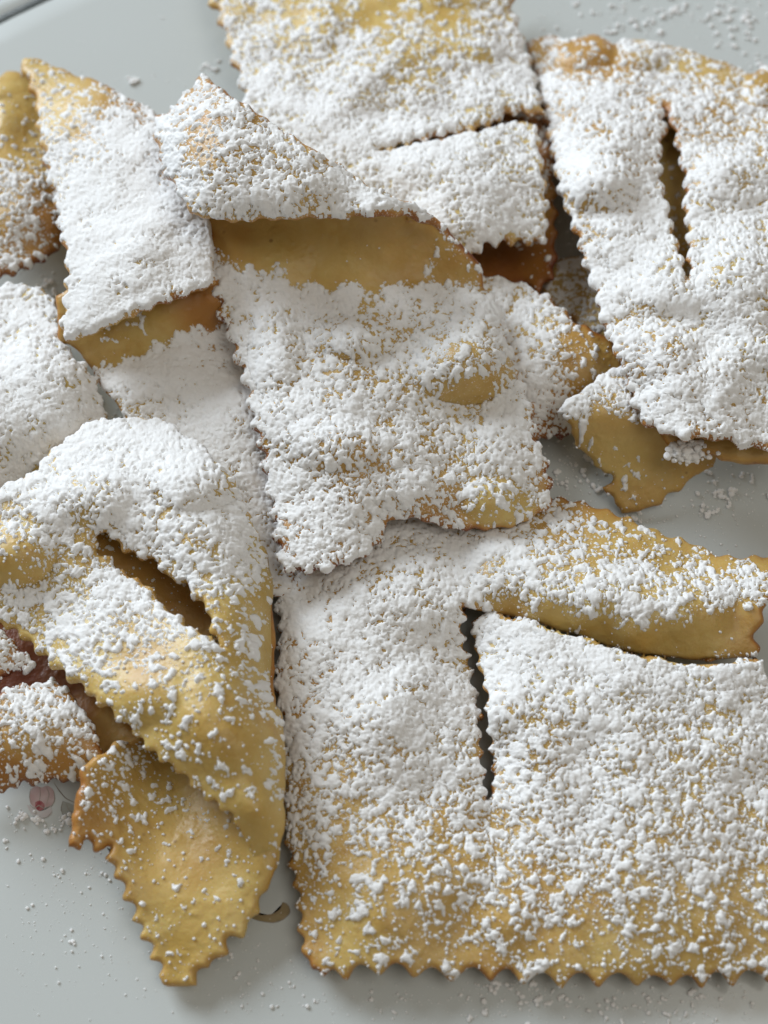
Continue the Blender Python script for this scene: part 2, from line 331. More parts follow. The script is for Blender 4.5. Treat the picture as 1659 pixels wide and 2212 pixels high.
def sheet(parent, segs, zpts, dens=None, holes=(), thick=1.5, brown=0., edge=1., puff=1., seed=1, name='dough_layer', zf=None, bpts=None, dust=None, label=None, sname='sugar_coating', sthick=1., bubbles=(), rim=.24, dscale=1.):
    poly = outline(segs); H = [outline(h, hole=True) for h in holes]; zf0 = zf or tps(zpts)
    def zf(a, b):
        z = zf0(a, b)
        for cx, cy, rx, ry, hh in bubbles:
            q = ((a-cx)/rx)**2+((b-cy)/ry)**2; z = z+hh*np.clip(1-q, 0, 1)**1.3
        return z
    bf = idw(bpts) if bpts else (lambda a, b: np.full(a.shape, brown))
    df = idw(dens) if dens else (lambda a, b: np.zeros(a.shape))
    # dough: upper and lower skin welded along the rim
    X, Y, ins, d, q = grid(poly, H, SD)
    z, h = surf(X, Y, d, zf, thick, seed, puff); P = at(X, Y, z); n = normals(P)
    T = P+n*h[..., None]; Bt = P-n*h[..., None]
    use = np.zeros(ins.shape, bool); use[:-1, :-1] |= q; use[1:, :-1] |= q; use[:-1, 1:] |= q; use[1:, 1:] |= q
    idx = np.full(ins.shape, -1); idx[use] = np.arange(use.sum()); nt_ = use.sum()
    idb = idx.copy(); m = use & ins; idb[m] = nt_+np.arange(m.sum())
    j, i = np.nonzero(q)
    Ft = np.stack([idx[j, i], idx[j+1, i], idx[j+1, i+1], idx[j, i+1]], 1); Fb = np.stack([idb[j, i], idb[j, i+1], idb[j+1, i+1], idb[j+1, i]], 1)
    V = np.concatenate([T[use], Bt[m]]); F = np.concatenate([Ft, Fb])
    e = np.clip(1-d/22., 0, 1)**2.2*edge*1.15; bb = bf(X, Y); dd = df(X, Y); dd = np.clip(dd*1.6, 0, 1) if dust is None else dd*0+dust
    o = mesh(name, V, F, DOUGH, parent, {a: np.concatenate([v[use], v[m]]) for a, v in (('edge', e), ('brown', bb), ('dust', dd))})
    if label: o['label'] = label
    if dens is None: return o
    # sugar lying on the upper skin
    X, Y, ins, d, q = grid(poly, H, SS)
    z, h = surf(X, Y, d, zf, thick, seed, puff); P = at(X, Y, z); n = normals(P); T = P+n*h[..., None]
    den = df(X, Y)*dscale*np.clip((n[..., 2]-.25)/.3, 0, 1); x, y = T[..., 0], T[..., 1]
    den = den+(vnoise(x, y, 5., seed+30)-.5)*.28*np.clip(den*3, 0, 1)*np.clip((1.25-den)*3, 0, 1)
    dthick = den; den = np.interp(den, [0, .3, .6, .85, 1., 1.08, 1.2], [0, .27, .55, .81, .94, .975, .99]); xs = x+seed*31.7; ys = y+seed*17.3; M = clumps(xs, ys); f = sugar_field(xs, ys, M); t = thr(np.clip(den, 0, .99)); e = f-t-rim*np.clip(1-d/11., 0, 1)*np.clip(1.5*vnoise(x, y, 1.1, 97)-.1, 0, 1)-np.where(den <= .01, 1, 0)
    up = np.clip(e/.12, 0, 1); ful = np.clip((dthick-1.)*8, 0, 1)
    off = np.where(e > 0, .10*(1-np.exp(-e/.012))+up*(.20*M*sthick*(1-.5*ful)+.24*np.clip(e, 0, .6)*sthick+.10*(vnoise(x, y, .28, 93)-.3)+.08*(vnoise(x, y, .16, 94)-.3)+.22*ful*(vnoise(x, y, 1.9, 95)-.2)), -.12)
    S = T+n*off[..., None]*.85; S[..., 2] += off*.15
    ok = e > 0; q2 = q & (ok[:-1, :-1] | ok[1:, :-1] | ok[:-1, 1:] | ok[1:, 1:])
    use = np.zeros(ins.shape, bool); use[:-1, :-1] |= q2; use[1:, :-1] |= q2; use[:-1, 1:] |= q2; use[1:, 1:] |= q2
    idx = np.full(ins.shape, -1); idx[use] = np.arange(use.sum()); j, i = np.nonzero(q2)
    F = np.stack([idx[j, i], idx[j+1, i], idx[j+1, i+1], idx[j, i+1]], 1)
    s = mesh(sname, S[use], F, SUGAR, parent); 
    # loose grains between the clumps
    pr_ = np.clip(np.where(den > .01, .012+.10*den*(1-den), 0.)+.0015, 0, 1)*(e <= 0)*ins
    pick = rng.rand(*pr_.shape) < pr_*.55
    if pick.any():
        g = T[pick]; R = .05+.13*rng.rand(len(g))**2.5*1.6; g[:, 2] += R*.4
        V, F = lumps(g, R, fine=False, flat=.8); c = mesh('sugar_grains', V, F, SUGAR, parent); c['kind'] = 'stuff'
    return o
def wob(x, y, s): return (vnoise(x, y, .3, s)-.5)*.25
def pastry(label, loc):
    e = bpy.data.objects.new('fried_pastry', None); sc.collection.objects.link(e); e['label'] = label; e['category'] = 'pastry'; e['group'] = 'sugared fried pastry strips heaped on the plate'
    e.empty_display_size = .01
    return e
Z = 50; A = 8    # usual pitch and depth of the pinking-wheel teeth, picture units
# --- far-back square with cross slit
p = pastry('large square pastry at the top middle with a toothed slit across it', None)
sheet(p, [([(1195, 225), (1200, 300), (1202, 420), (1203, 540), (1196, 600), (1160, 628), (1080, 625), (960, 640)], Z, 5), ([(960, 640), (900, 500), (960, 240), (1195, 225)], 0, 0)],
      [(1190, 230, 6.5), (1000, 300, 4.5), (1198, 450, 8), (1060, 600, 2.5), (1190, 590, 6), (1120, 500, 3), (950, 600, 2)], dens=[(1185, 330, .35), (1190, 480, .25), (1100, 590, .0), (1000, 500, 0)], brown=.85, bpts=[(1100, 580, 1.2), (1195, 450, .45), (1170, 600, .9), (1150, 260, .95)], seed=11, name='inner_layer', label='dark browned inner layer')
sheet(p, [([(445, -70), (452, 0), (478, 60), (495, 120), (512, 165), (528, 225), (545, 300), (600, 420)], 46, 7), ([(600, 420), (750, 560), (900, 600), (1000, 575), (1015, 556)], 0, 0),
          ([(1015, 556), (1055, 537), (1100, 528), (1140, 530), (1180, 528)], 34, 9), ([(1180, 528), (1182, 450), (1176, 380), (1168, 320), (1162, 272)], 44, 5), ([(1162, 272), (1176, 262), (1180, 250)], 0, 0), ([(1180, 250), (1162, 190), (1140, 110), (1118, 40), (1100, -70)], 46, 6), ([(1100, -70), (445, -70)], 0, 0)],
      [(450, -60, 5), (1100, -60, 6), (520, 150, 7.5), (750, 50, 8.5), (1000, 60, 9.5), (1140, 130, 8), (850, 240, 11), (600, 330, 11), (1160, 240, 10), (1000, 290, 11), (1000, 400, 13), (1170, 420, 11), (1050, 530, 11.5), (1170, 520, 10), (800, 500, 11)],
      dens=[(480, 0, .35), (700, 0, .35), (820, 20, .10), (950, 10, .22), (1080, 0, .45), (520, 100, .75), (700, 90, .62), (900, 90, .55), (1080, 110, .72), (560, 200, .95), (800, 180, .85), (1000, 190, .82), (1120, 210, .9), (700, 280, 1), (1000, 400, 1), (900, 350, 1), (1120, 460, .9), (1050, 520, .93)],
      holes=[[([(812, 328), (860, 317), (920, 305), (985, 288), (1030, 278), (1080, 262), (1100, 248), (1150, 250), (1240, 244)], 36, 6), ([(1240, 244), (1240, 274), (1170, 272), (1130, 266), (1060, 281), (1000, 295), (940, 307), (880, 318), (830, 330), (812, 328)], 0, 0)]], seed=12)
# --- left-hand back piece
p = pastry('browned pastry at the upper left edge tucked behind the white diamond-shaped piece', None)
sheet(p, [([(-90, 215), (-20, 180), (0, 172), (14, 160), (40, 156), (70, 175), (110, 250)], 0, 0), ([(110, 250), (150, 400), (140, 520)], 0, 0), ([(140, 520), (112, 556), (80, 575), (40, 592), (0, 600), (-90, 612)], 38, 6), ([(-90, 612), (-90, 215)], 0, 0)],
      [(-60, 250, 6), (25, 165, 6), (10, 250, 9), (60, 300, 7), (100, 420, 7), (40, 440, 8), (110, 540, 4.5), (20, 585, 5), (-60, 400, 8)],
      dens=[(20, 200, .05), (20, 260, .06), (60, 300, .05), (10, 330, .2), (70, 350, .4), (20, 400, .75), (90, 440, .55), (50, 480, .7), (100, 530, .3), (20, 560, .65), (110, 400, .2)], bpts=[(20, 220, .0), (40, 320, .1), (110, 480, .7), (40, 580, .55), (0, 430, .3)], seed=21)
# --- bubble-topped right piece with long slit
p = pastry('big white-dusted pastry at the upper right split by one long vertical slit', None)
sheet(p, [([(1405, 225), (1540, 230), (1560, 640), (1450, 760), (1330, 760)], 0, 0), ([(1330, 760), (1230, 690), (1170, 640), (1205, 560), (1290, 540), (1380, 420), (1405, 225)], 0, 0)],
      [(1430, 230, 6), (1540, 640, 5), (1300, 740, 2), (1200, 620, 1.5), (1400, 500, 5), (1470, 400, 6)], dens=[(1250, 600, .6), (1450, 400, .03), (1300, 700, .5), (1460, 600, .25), (1460, 300, .0)], bpts=[(1250, 620, .15), (1450, 400, -.1)], seed=31, name='lower_layer', sthick=.5)
sheet(p, [([(1545, 985), (1440, 960), (1440, 900), (1720, 880), (1740, 990), (1660, 1003), (1610, 1004), (1560, 996), (1545, 985)], 0, 0)],
      [(1440, 930, 9.5), (1600, 900, 11), (1730, 900, 11), (1600, 1000, 8.5), (1700, 1000, 8.5), (1600, 960, 10)], seed=33, name='folded_edge', thick=2.5, brown=.2)
def slit(pts_l, pts_r, pitch=46, amp=6):
    return [(pts_l, pitch, amp), ([pts_l[-1], pts_r[0]], 0, 0), (pts_r, pitch, amp), ([pts_r[-1], pts_l[0]], 0, 0)]
sheet(p, [([(1135, 92), (1150, 150), (1168, 205)], 0, 0), ([(1168, 205), (1182, 270), (1190, 320), (1203, 372), (1220, 434), (1238, 484), (1254, 530), (1268, 580), (1284, 628), (1302, 690), (1320, 742), (1342, 785), (1362, 838), (1380, 890), (1405, 922), (1440, 940)], 42, -7), ([(1440, 940), (1480, 950), (1530, 950), (1580, 958), (1620, 972), (1660, 972), (1740, 965)], 60, 5),
          ([(1740, 965), (1740, 130)], 0, 0), ([(1740, 130), (1690, 140), (1650, 148), (1620, 160), (1580, 145), (1520, 122), (1450, 102), (1400, 92), (1345, 90), (1325, 98), (1305, 84), (1280, 78), (1230, 86), (1170, 80), (1135, 92)], 0, 0)],
      [(1140, 95, 4), (1230, 85, 4), (1300, 82, 4.5), (1400, 92, 3.5), (1520, 122, 3), (1620, 160, 3), (1730, 130, 3), (1175, 210, 8), (1300, 210, 10), (1430, 225, 9), (1560, 230, 8), (1700, 250, 8), (1200, 380, 10.5), (1330, 380, 12.5), (1420, 400, 11), (1480, 400, 12), (1600, 420, 13), (1260, 560, 12), (1370, 600, 14), (1480, 650, 14.5), (1650, 650, 15), (1330, 760, 13), (1450, 800, 15), (1620, 830, 15), (1400, 915, 13), (1550, 945, 13.5), (1700, 960, 13.5)],
      dens=[(1145, 110, .25), (1190, 100, .55), (1250, 130, .4), (1300, 110, .15), (1310, 150, .25), (1370, 120, .72), (1420, 150, .6), (1500, 130, .25), (1480, 170, .6), (1560, 160, .25), (1640, 180, .15), (1600, 200, .55), (1200, 190, .85), (1300, 210, 1), (1400, 190, .95), (1420, 240, .65), (1500, 250, .85), (1600, 260, .72), (1640, 330, .6), (1540, 330, .85), (1250, 300, .92), (1350, 330, .97), (1300, 420, 1.02), (1400, 400, 1), (1550, 420, .96), (1640, 480, .9), (1300, 560, 1), (1500, 600, .96), (1600, 600, .93), (1400, 800, .97), (1600, 800, .94), (1450, 640, .97), (1450, 900, 1.02), (1600, 950, .98)],
      holes=[slit([(1434, 236), (1430, 262), (1436, 284), (1424, 329), (1424, 382), (1434, 427), (1444, 472), (1458, 520), (1472, 565), (1480, 608)], [(1486, 604), (1492, 592), (1489, 550), (1486, 494), (1480, 445), (1479, 390), (1472, 352), (1463, 314), (1449, 262), (1438, 236)], 42, -6)], bpts=[(1300, 120, .5), (1145, 110, .4), (1450, 120, .0), (1400, 930, .5), (1600, 600, .05), (1440, 240, .45)], seed=32, puff=1.3, bubbles=[(1262, 118, 75, 42, 2.), (1380, 125, 60, 40, 1.8), (1290, 400, 90, 60, 2.), (1600, 620, 100, 120, 2), (1400, 760, 110, 70, 1.6), (1640, 200, 40, 50, 2)])
g = at(np.array([1484.]), np.array([976.]), np.array([10.5]))[0]
P_ = g+rng.randn(420, 3)*np.array([1.0, .6, .45]); V, F = lumps(P_, .16+.42*rng.rand(420)**1.8); mesh('sugar_lump', V, F, SUGAR, p)
# --- curled yellow piece under the right stack
p = pastry('yellow curled pastry with an unsugared drooping face under the right stack', None)
sheet(p, [([(1204, 889), (1222, 866), (1252, 850), (1285, 824), (1304, 805), (1332, 795)], 40, 3), ([(1332, 795), (1420, 780), (1560, 850), (1560, 950), (1548, 990), (1540, 1009)], 0, 0), ([(1540, 1009), (1504, 1028), (1472, 1056), (1442, 1070), (1427, 1090), (1401, 1099), (1369, 1106), (1343, 1109)], 60, 3),
          ([(1343, 1109), (1330, 1088), (1315, 1068), (1300, 1053), (1318, 1044), (1320, 1025), (1302, 1020), (1284, 1002), (1270, 980), (1246, 966), (1238, 940), (1230, 914), (1204, 889)], 30, 3)],
      [(1204, 889, 9), (1300, 810, 10.5), (1380, 850, 11), (1236, 906, 9.2), (1300, 900, 10), (1380, 905, 10), (1500, 900, 9), (1250, 950, 6.3), (1340, 960, 6.2), (1420, 960, 6.5), (1300, 1040, 2), (1345, 1105, 1), (1400, 1050, 3), (1420, 1090, 1.5), (1480, 1040, 2.5), (1540, 1000, 3.5), (1500, 960, 6)],
      dens=[(1215, 888, 1.05), (1300, 830, .95), (1340, 815, .8), (1260, 880, 1.1), (1340, 880, 1.05), (1330, 850, .72), (1380, 890, 1), (1236, 924, .0), (1300, 918, -.3), (1350, 922, -.3), (1400, 930, -.3), (1300, 950, 0), (1240, 950, .5), (1330, 1000, .02), (1400, 1000, .01), (1370, 1080, .02), (1480, 1000, 0)], thick=1.3, bpts=[(1330, 1000, -.1), (1310, 1050, .3), (1370, 1100, .25), (1340, 860, .3)], edge=.6, seed=41, puff=.7)
sheet(p, [([(1290, 905), (1330, 902), (1380, 898), (1390, 915), (1350, 924), (1310, 920), (1290, 905)], 0, 0)], [(1290, 905, 9.7), (1340, 920, 9.2), (1390, 905, 10.2), (1340, 900, 10)], seed=43, name='blister', thick=1.6, edge=.1, puff=.2)
# --- piece under the centre
p = pastry('golden-tipped pastry peeking out to the right from beneath the central folded one', None)
sheet(p, [([(1000, 560), (1050, 594), (1130, 612), (1200, 652), (1250, 700), (1312, 728), (1346, 780)], 56, 4), ([(1346, 780), (1350, 830), (1290, 880)], 0, 0), ([(1290, 880), (1240, 912), (1228, 948), (1190, 946), (1158, 956), (1100, 950), (960, 900)], 34, 6), ([(960, 900), (940, 700), (1000, 560)], 0, 0)],
      [(1000, 600, 7), (1120, 640, 7.5), (1230, 720, 8), (1340, 780, 6.5), (1290, 860, 5), (1150, 800, 8), (1180, 930, 4.5), (1000, 800, 7), (1240, 900, 3.5)],
      dens=[(1060, 620, .9), (1150, 650, .95), (1220, 700, .75), (1260, 720, .2), (1300, 760, .06), (1270, 800, .03), (1220, 780, .5), (1180, 760, .9), (1150, 850, .95), (1200, 840, .85), (1200, 900, .85), (1180, 935, .45), (1240, 850, .3)], bpts=[(1300, 780, .25), (1280, 730, .45), (1180, 940, .9), (1150, 700, .2)], edge=1.5, seed=51)
# --- left folded piece: base, hollow wall and the white top flap
p = pastry('white diamond-shaped pastry at the upper left with a yellow hollow below its edge', None)
sheet(p, [([(120, 640), (128, 735), (150, 742), (172, 762), (200, 800)], 0, 0), ([(200, 800), (218, 842), (250, 870), (264, 900), (300, 960), (420, 1090), (585, 1290)], 0, 0), ([(585, 1290), (640, 1260), (620, 900), (540, 690), (480, 540), (300, 540), (120, 640)], 0, 0)],
      [(130, 660, 13), (300, 600, 15), (470, 560, 15.5), (140, 738, 10), (175, 758, 9.3), (215, 795, 7.5), (240, 735, 11), (350, 690, 13), (460, 650, 14), (360, 735, 10), (467, 710, 10.5), (280, 780, 8), (250, 850, 7.5), (400, 820, 9.5), (520, 850, 9), (340, 950, 8), (500, 1000, 8), (570, 1150, 6), (600, 1270, 5)],
      dens=[(150, 740, -.4), (200, 770, -.4), (230, 800, .9), (250, 780, -.3), (300, 750, -.5), (350, 715, -.5), (450, 690, -.6), (390, 680, -.6), (260, 820, 1.1), (300, 800, .9), (310, 788, 1.2), (350, 758, 1.3), (385, 742, 1.3), (430, 722, 1.3), (470, 722, 1.3), (275, 805, 1.2), (400, 780, 1.2), (350, 850, 1.1), (450, 850, 1.1), (520, 850, 1.1), (450, 950, 1.1), (540, 1050, 1.02), (580, 1150, .97), (590, 1220, .9)], seed=61, name='base_layer', puff=.8, bpts=[(450, 660, .75), (300, 720, .0), (180, 760, .2)], thick=1.3, sthick=.8)
sheet(p, [([(44, 150), (48, 129), (69, 128), (100, 137), (129, 150), (167, 165), (200, 175), (240, 194), (287, 217), (325, 237)], 0, 0), ([(325, 237), (400, 300), (440, 400), (455, 500), (466, 612)], 0, 0), ([(466, 612), (452, 618), (400, 640), (333, 664), (283, 686), (233, 707), (187, 726), (143, 738)], 44, 3),
          ([(143, 738), (132, 715), (139, 662), (144, 602), (140, 548), (128, 500), (118, 430), (100, 370), (92, 330), (80, 280), (74, 230), (58, 180), (44, 150)], 44, 6)],
      [(48, 135, 9), (110, 145, 9), (200, 178, 10), (320, 240, 13), (80, 250, 11.5), (200, 270, 14), (110, 400, 14), (250, 400, 17), (400, 400, 17), (140, 560, 16.5), (280, 560, 18.5), (440, 520, 18), (145, 735, 16), (280, 685, 18), (455, 615, 18)],
      dens=[(60, 140, .2), (100, 145, .3), (90, 180, .15), (140, 180, .22), (200, 190, .2), (100, 240, .4), (160, 240, .3), (220, 230, .35), (180, 290, .45), (100, 290, .75), (280, 240, .7), (250, 290, 1.0), (180, 340, .9), (120, 360, .9), (200, 400, 1.1), (300, 330, .95), (300, 450, 1.2), (200, 550, 1.2), (400, 500, 1.1), (350, 620, 1.1), (170, 690, 1.2), (260, 640, 1.15)], seed=62, name='top_flap', puff=.9, rim=.45, bpts=[(100, 180, .05), (320, 280, .6), (300, 680, .2), (200, 450, .1)], sthick=.85)
# --- left edge hump
p = pastry('powder-white humped pastry at the left edge between the diamond-shaped and the slit folded ones', None)
sheet(p, [([(-90, 620), (0, 621), (43, 615), (87, 625), (113, 642), (133, 668), (138, 735), (160, 772), (193, 802), (212, 832), (214, 855), (232, 902)], 40, 4), ([(232, 902), (210, 970), (100, 1050), (-90, 1110), (-90, 620)], 0, 0)],
      [(-80, 650, 8), (50, 620, 6.5), (120, 660, 7), (0, 720, 9), (60, 800, 11.5), (150, 780, 10), (215, 850, 7), (225, 900, 6), (120, 900, 9.5), (0, 900, 10.5), (60, 1000, 7), (-60, 1050, 7)],
      dens=[(0, 640, .9), (60, 680, .95), (110, 660, .9), (50, 820, 1.2), (0, 860, 1.2), (120, 780, 1.0), (180, 830, .98), (200, 890, .95), (80, 930, .97), (20, 950, .93), (60, 1000, .92)], seed=71)
# --- lower-left dark piece
p = pastry('dark-browned pastry low at the left edge beside the painted rose', None)
sheet(p, [([(-90, 1310), (60, 1330), (150, 1440), (260, 1540), (310, 1600), (290, 1650), (220, 1650), (150, 1620), (-90, 1560), (-90, 1310)], 0, 0)], [(-60, 1450, 3), (100, 1450, 2), (200, 1550, 3), (290, 1600, 3.5), (150, 1600, 2)], bpts=[(50, 1460, 1.5), (140, 1490, 1.35), (180, 1530, .8), (240, 1560, .35), (270, 1590, .3)], seed=81, name='lower_layer', thick=1.2)
sheet(p, [([(-90, 1355), (0, 1362), (16, 1368), (34, 1392), (56, 1410), (78, 1432), (72, 1452), (50, 1456), (26, 1454), (0, 1474), (-70, 1490)], 34, 4), ([(-70, 1490), (-40, 1500), (0, 1497), (31, 1479), (60, 1477), (86, 1482), (112, 1466), (130, 1476), (156, 1494), (172, 1526), (195, 1556), (210, 1574), (215, 1604), (224, 1625)], 36, 4), ([(224, 1625), (230, 1660), (200, 1690), (165, 1686)], 0, 0), ([(165, 1686), (146, 1688), (112, 1686), (83, 1696), (50, 1694), (17, 1710), (0, 1710), (-90, 1716)], 34, 6), ([(-90, 1716), (-90, 1355)], 0, 0)],
      [(-60, 1370, 7), (60, 1420, 6), (30, 1450, 5.5), (0, 1500, 6), (100, 1480, 6), (160, 1510, 5.5), (90, 1570, 7), (0, 1620, 6), (210, 1590, 5), (160, 1650, 4.5), (160, 1685, 2.5), (40, 1700, 2.5), (-60, 1710, 3)],
      dens=[(10, 1400, .9), (50, 1430, .85), (20, 1450, .4), (20, 1500, .85), (100, 1490, .85), (60, 1540, .75), (130, 1540, .75), (170, 1520, .6), (190, 1580, .65), (60, 1610, .5), (120, 1610, .4), (20, 1640, .4), (80, 1660, .35), (140, 1660, .25), (10, 1690, .3), (205, 1600, .6)], bpts=[(60, 1600, .35), (60, 1690, 1.0), (0, 1690, .8), (150, 1670, .6), (60, 1440, .9), (150, 1500, .6), (100, 1550, .4), (-20, 1400, .4)], edge=1.6, seed=82)
# --- lower-left folded piece
p = pastry('rolled-over pastry at the lower left with slanting slit and bare golden tip', None)
sheet(p, [([(287, 1601), (250, 1603), (225, 1622), (192, 1640), (175, 1664), (166, 1714), (152, 1779), (148, 1829)], 52, 3), ([(148, 1829), (165, 1836), (182, 1822), (220, 1846), (234, 1836), (236, 1868), (260, 1909), (264, 1932), (285, 1965), (300, 2012), (322, 2050), (340, 2088), (350, 2124)], 46, 9.5), ([(350, 2124), (362, 2130), (400, 2131), (425, 2129)], 0, 0),
          ([(425, 2129), (440, 2089), (480, 2074), (500, 2034), (540, 2007), (555, 1974), (580, 1919)], 56, 7), ([(580, 1919), (600, 1864), (610, 1784), (612, 1650), (592, 1500), (585, 1300), (480, 1150), (200, 1120), (180, 1200), (300, 1400), (320, 1540), (287, 1601)], 0, 0)],
      [(250, 1605, 7), (175, 1670, 8.5), (150, 1820, 7.5), (235, 1850, 5.5), (250, 1930, 4), (290, 2000, 3), (340, 2110, 1.2), (425, 2125, 1.2), (500, 2035, 2.5), (555, 1970, 3.5), (600, 1864, 6), (560, 1870, 6), (610, 1750, 7), (350, 1700, 1.6), (450, 1780, 2.6), (400, 1950, 3.2), (330, 1600, 2), (600, 1600, 7), (450, 1500, 3), (300, 1250, 6), (450, 1350, 5), (570, 1350, 7), (250, 1740, 5), (340, 1850, 2.6), (530, 1860, 5), (560, 1800, 7.5)],
      dens=[(240, 1640, .35), (200, 1650, .35), (270, 1670, .4), (190, 1720, .35), (250, 1700, .12), (180, 1780, .08), (260, 1790, .12), (250, 1810, .2), (330, 1800, .08), (300, 1900, .06), (350, 1950, .05), (400, 1830, .03), (400, 1700, 0), (450, 2000, .05), (380, 2090, .04), (520, 1960, .03), (320, 1250, .03), (400, 1330, .03)], dust=.12, thick=1.7, bpts=[(150, 1810, .55), (300, 1900, .15), (420, 1880, .25), (350, 1990, -.1), (480, 1950, -.05), (350, 1700, .05), (300, 1230, .45), (420, 1340, .45)], edge=.7, seed=91, name='lower_layer', puff=.8)
sheet(p, [([(-90, 1100), (0, 1060), (30, 1042), (60, 1034), (86, 1012), (108, 976), (145, 950), (185, 920), (230, 908), (280, 906), (330, 906), (370, 918), (395, 943), (435, 963), (465, 1000), (500, 1037), (517, 1080), (540, 1115), (557, 1160), (575, 1197)], 40, 3), ([(575, 1197), (583, 1260), (583, 1335), (580, 1435), (581, 1485), (590, 1524), (603, 1546), (610, 1634), (610, 1744), (606, 1830), (598, 1876), (580, 1892)], 0, 0),
          ([(580, 1892), (560, 1880), (545, 1850), (536, 1820), (522, 1798)], 0, 0), ([(522, 1798), (500, 1760), (452, 1727), (415, 1694), (385, 1668), (340, 1638), (312, 1610), (288, 1580), (250, 1546), (212, 1520), (170, 1484), (130, 1455), (80, 1408), (35, 1370), (0, 1352), (-90, 1340)], 43, 7), ([(-90, 1340), (-90, 1100)], 0, 0)],
      [(-60, 1100, 11), (100, 990, 10), (230, 912, 11), (330, 910, 11), (450, 985, 11.5), (520, 1090, 10.5), (572, 1200, 8.5), (583, 1330, 6), (582, 1440, 5.5), (604, 1560, 7.5), (611, 1680, 7), (606, 1830, 6.5), (585, 1885, 5.5), (550, 1840, 6.8), (525, 1795, 9), (415, 1690, 12), (300, 1590, 13), (170, 1480, 11.5), (60, 1390, 9), (-60, 1340, 9),
       (250, 1030, 15), (400, 1080, 16), (100, 1100, 13), (480, 1200, 15), (0, 1200, 12), (200, 1250, 12), (130, 1380, 10.5), (300, 1420, 13), (450, 1480, 16), (350, 1550, 14.5), (530, 1300, 13), (540, 1420, 11.5), (500, 1560, 14.5), (570, 1600, 12), (500, 1680, 14), (560, 1750, 12), (280, 1230, 12.5), (400, 1260, 13.5)],
      dens=[(50, 1060, 1), (150, 970, 1.1), (300, 950, 1.1), (280, 1050, 1.1), (100, 1090, 1.0), (400, 1000, 1.1), (450, 1100, 1.0), (500, 1150, .97), (350, 1150, 1.0), (30, 1150, .85), (30, 1190, .3), (20, 1230, .1), (80, 1210, .4), (60, 1190, .35), (120, 1180, .9), (150, 1220, .75), (100, 1280, .8), (40, 1300, .9), (200, 1300, .85), (300, 1290, .9), (250, 1350, .92), (380, 1340, .95), (150, 1350, .88), (100, 1380, .55), (60, 1370, .3), (20, 1345, .3), (180, 1420, .85), (230, 1450, .6), (190, 1470, .5), (300, 1360, .8), (280, 1400, .4), (350, 1390, .45), (440, 1390, .6), (250, 1500, .12), (300, 1480, .12), (350, 1450, .45), (400, 1430, .35), (450, 1430, .5), (500, 1440, .4), (330, 1540, .15), (400, 1520, .18), (460, 1470, .55), (500, 1510, .25), (560, 1500, .55), (550, 1550, .35), (290, 1570, .5), (450, 1560, .2), (370, 1590, .25), (420, 1610, .15), (500, 1600, .15), (580, 1600, .2), (580, 1700, .2), (450, 1680, .05), (480, 1740, .05), (550, 1700, .07), (560, 1800, .04), (480, 1250, .92), (460, 1290, .6), (530, 1230, .85), (530, 1330, .6), (470, 1340, .3), (560, 1300, .25), (570, 1400, .12), (520, 1400, .5), (540, 1450, .4), (420, 1230, .9)],
      holes=[[([(208, 1158), (235, 1155), (265, 1188), (302, 1208), (345, 1222), (362, 1250), (400, 1264), (420, 1294), (448, 1318), (452, 1352), (468, 1384), (478, 1400)], 46, 6), ([(478, 1400), (450, 1374), (412, 1356), (395, 1332), (360, 1316), (342, 1286), (308, 1256), (262, 1234), (246, 1210), (216, 1190), (208, 1158)], 44, 5)]],
      bubbles=[(35, 1200, 90, 70, 2.3), (300, 1500, 110, 70, 1.3), (470, 1560, 100, 120, 1.2), (420, 1050, 100, 60, 1.6), (200, 1080, 90, 60, 1.6)],
      bpts=[(250, 950, .1), (470, 1560, .12), (30, 1210, .1), (330, 1440, .3), (420, 1470, -.05), (150, 1440, -.1), (300, 1560, -.1), (520, 1720, -.05), (300, 1210, .3), (570, 1350, -.2)], edge=.4, rim=.5, seed=92, name='upper_layer', puff=.9, thick=1.7)
# --- lower-right big sheet
zA = tps([(600, 1260, 4), (595, 1450, 3), (612, 1700, 3), (630, 1880, 2.5), (655, 2070, 1.6), (700, 2115, 1.5), (860, 2090, 3), (960, 2100, 2), (1060, 2100, 3), (700, 1300, 6.5), (700, 1600, 6), (700, 1900, 4.5), (850, 1500, 7.5), (850, 1800, 6), (980, 1450, 3.6), (1020, 1600, 2.8), (1060, 1720, 3.5), (1060, 1900, 5.5), (850, 1250, 7), (990, 1320, 6.8), (1000, 1180, 6), (1185, 1085, 4), (620, 1180, 4), (900, 1080, 4),
          (1090, 1285, 8), (1180, 1300, 8.8), (1280, 1320, 9.5), (1370, 1345, 9.6), (1455, 1340, 9.6), (1540, 1322, 9.3), (1640, 1305, 9), (1250, 1200, 7.6), (1400, 1270, 9), (1550, 1260, 8.6), (1650, 1240, 8), (1300, 1345, 7), (1450, 1375, 7), (1580, 1360, 7), (1300, 1110, 4), (1420, 1155, 4), (1530, 1195, 4.5), (1660, 1205, 4.5), (1730, 1205, 4.5),
          (1100, 1338, 4.5), (1230, 1372, 4.8), (1350, 1410, 5), (1480, 1432, 5), (1620, 1420, 5)])
zL = tps([(1060, 1720, 3.5), (1060, 1900, 5.5), (1060, 2100, 3), (1035, 1400, 4.2), (1060, 1600, 3), (1060, 1340, 6), (1150, 1355, 7.5), (1230, 1380, 8), (1350, 1415, 8.5), (1480, 1435, 8.5), (1560, 1420, 8.5), (1640, 1440, 8), (1100, 1550, 7), (1250, 1600, 8), (1500, 1600, 8), (1700, 1600, 7), (1250, 1850, 6.5), (1500, 1850, 6.5), (1730, 1850, 6), (1180, 2120, 2.2), (1300, 2105, 3.2), (1420, 2125, 2.2), (1560, 2115, 3), (1730, 2100, 2.5), (1300, 2000, 5), (1600, 2000, 5)])
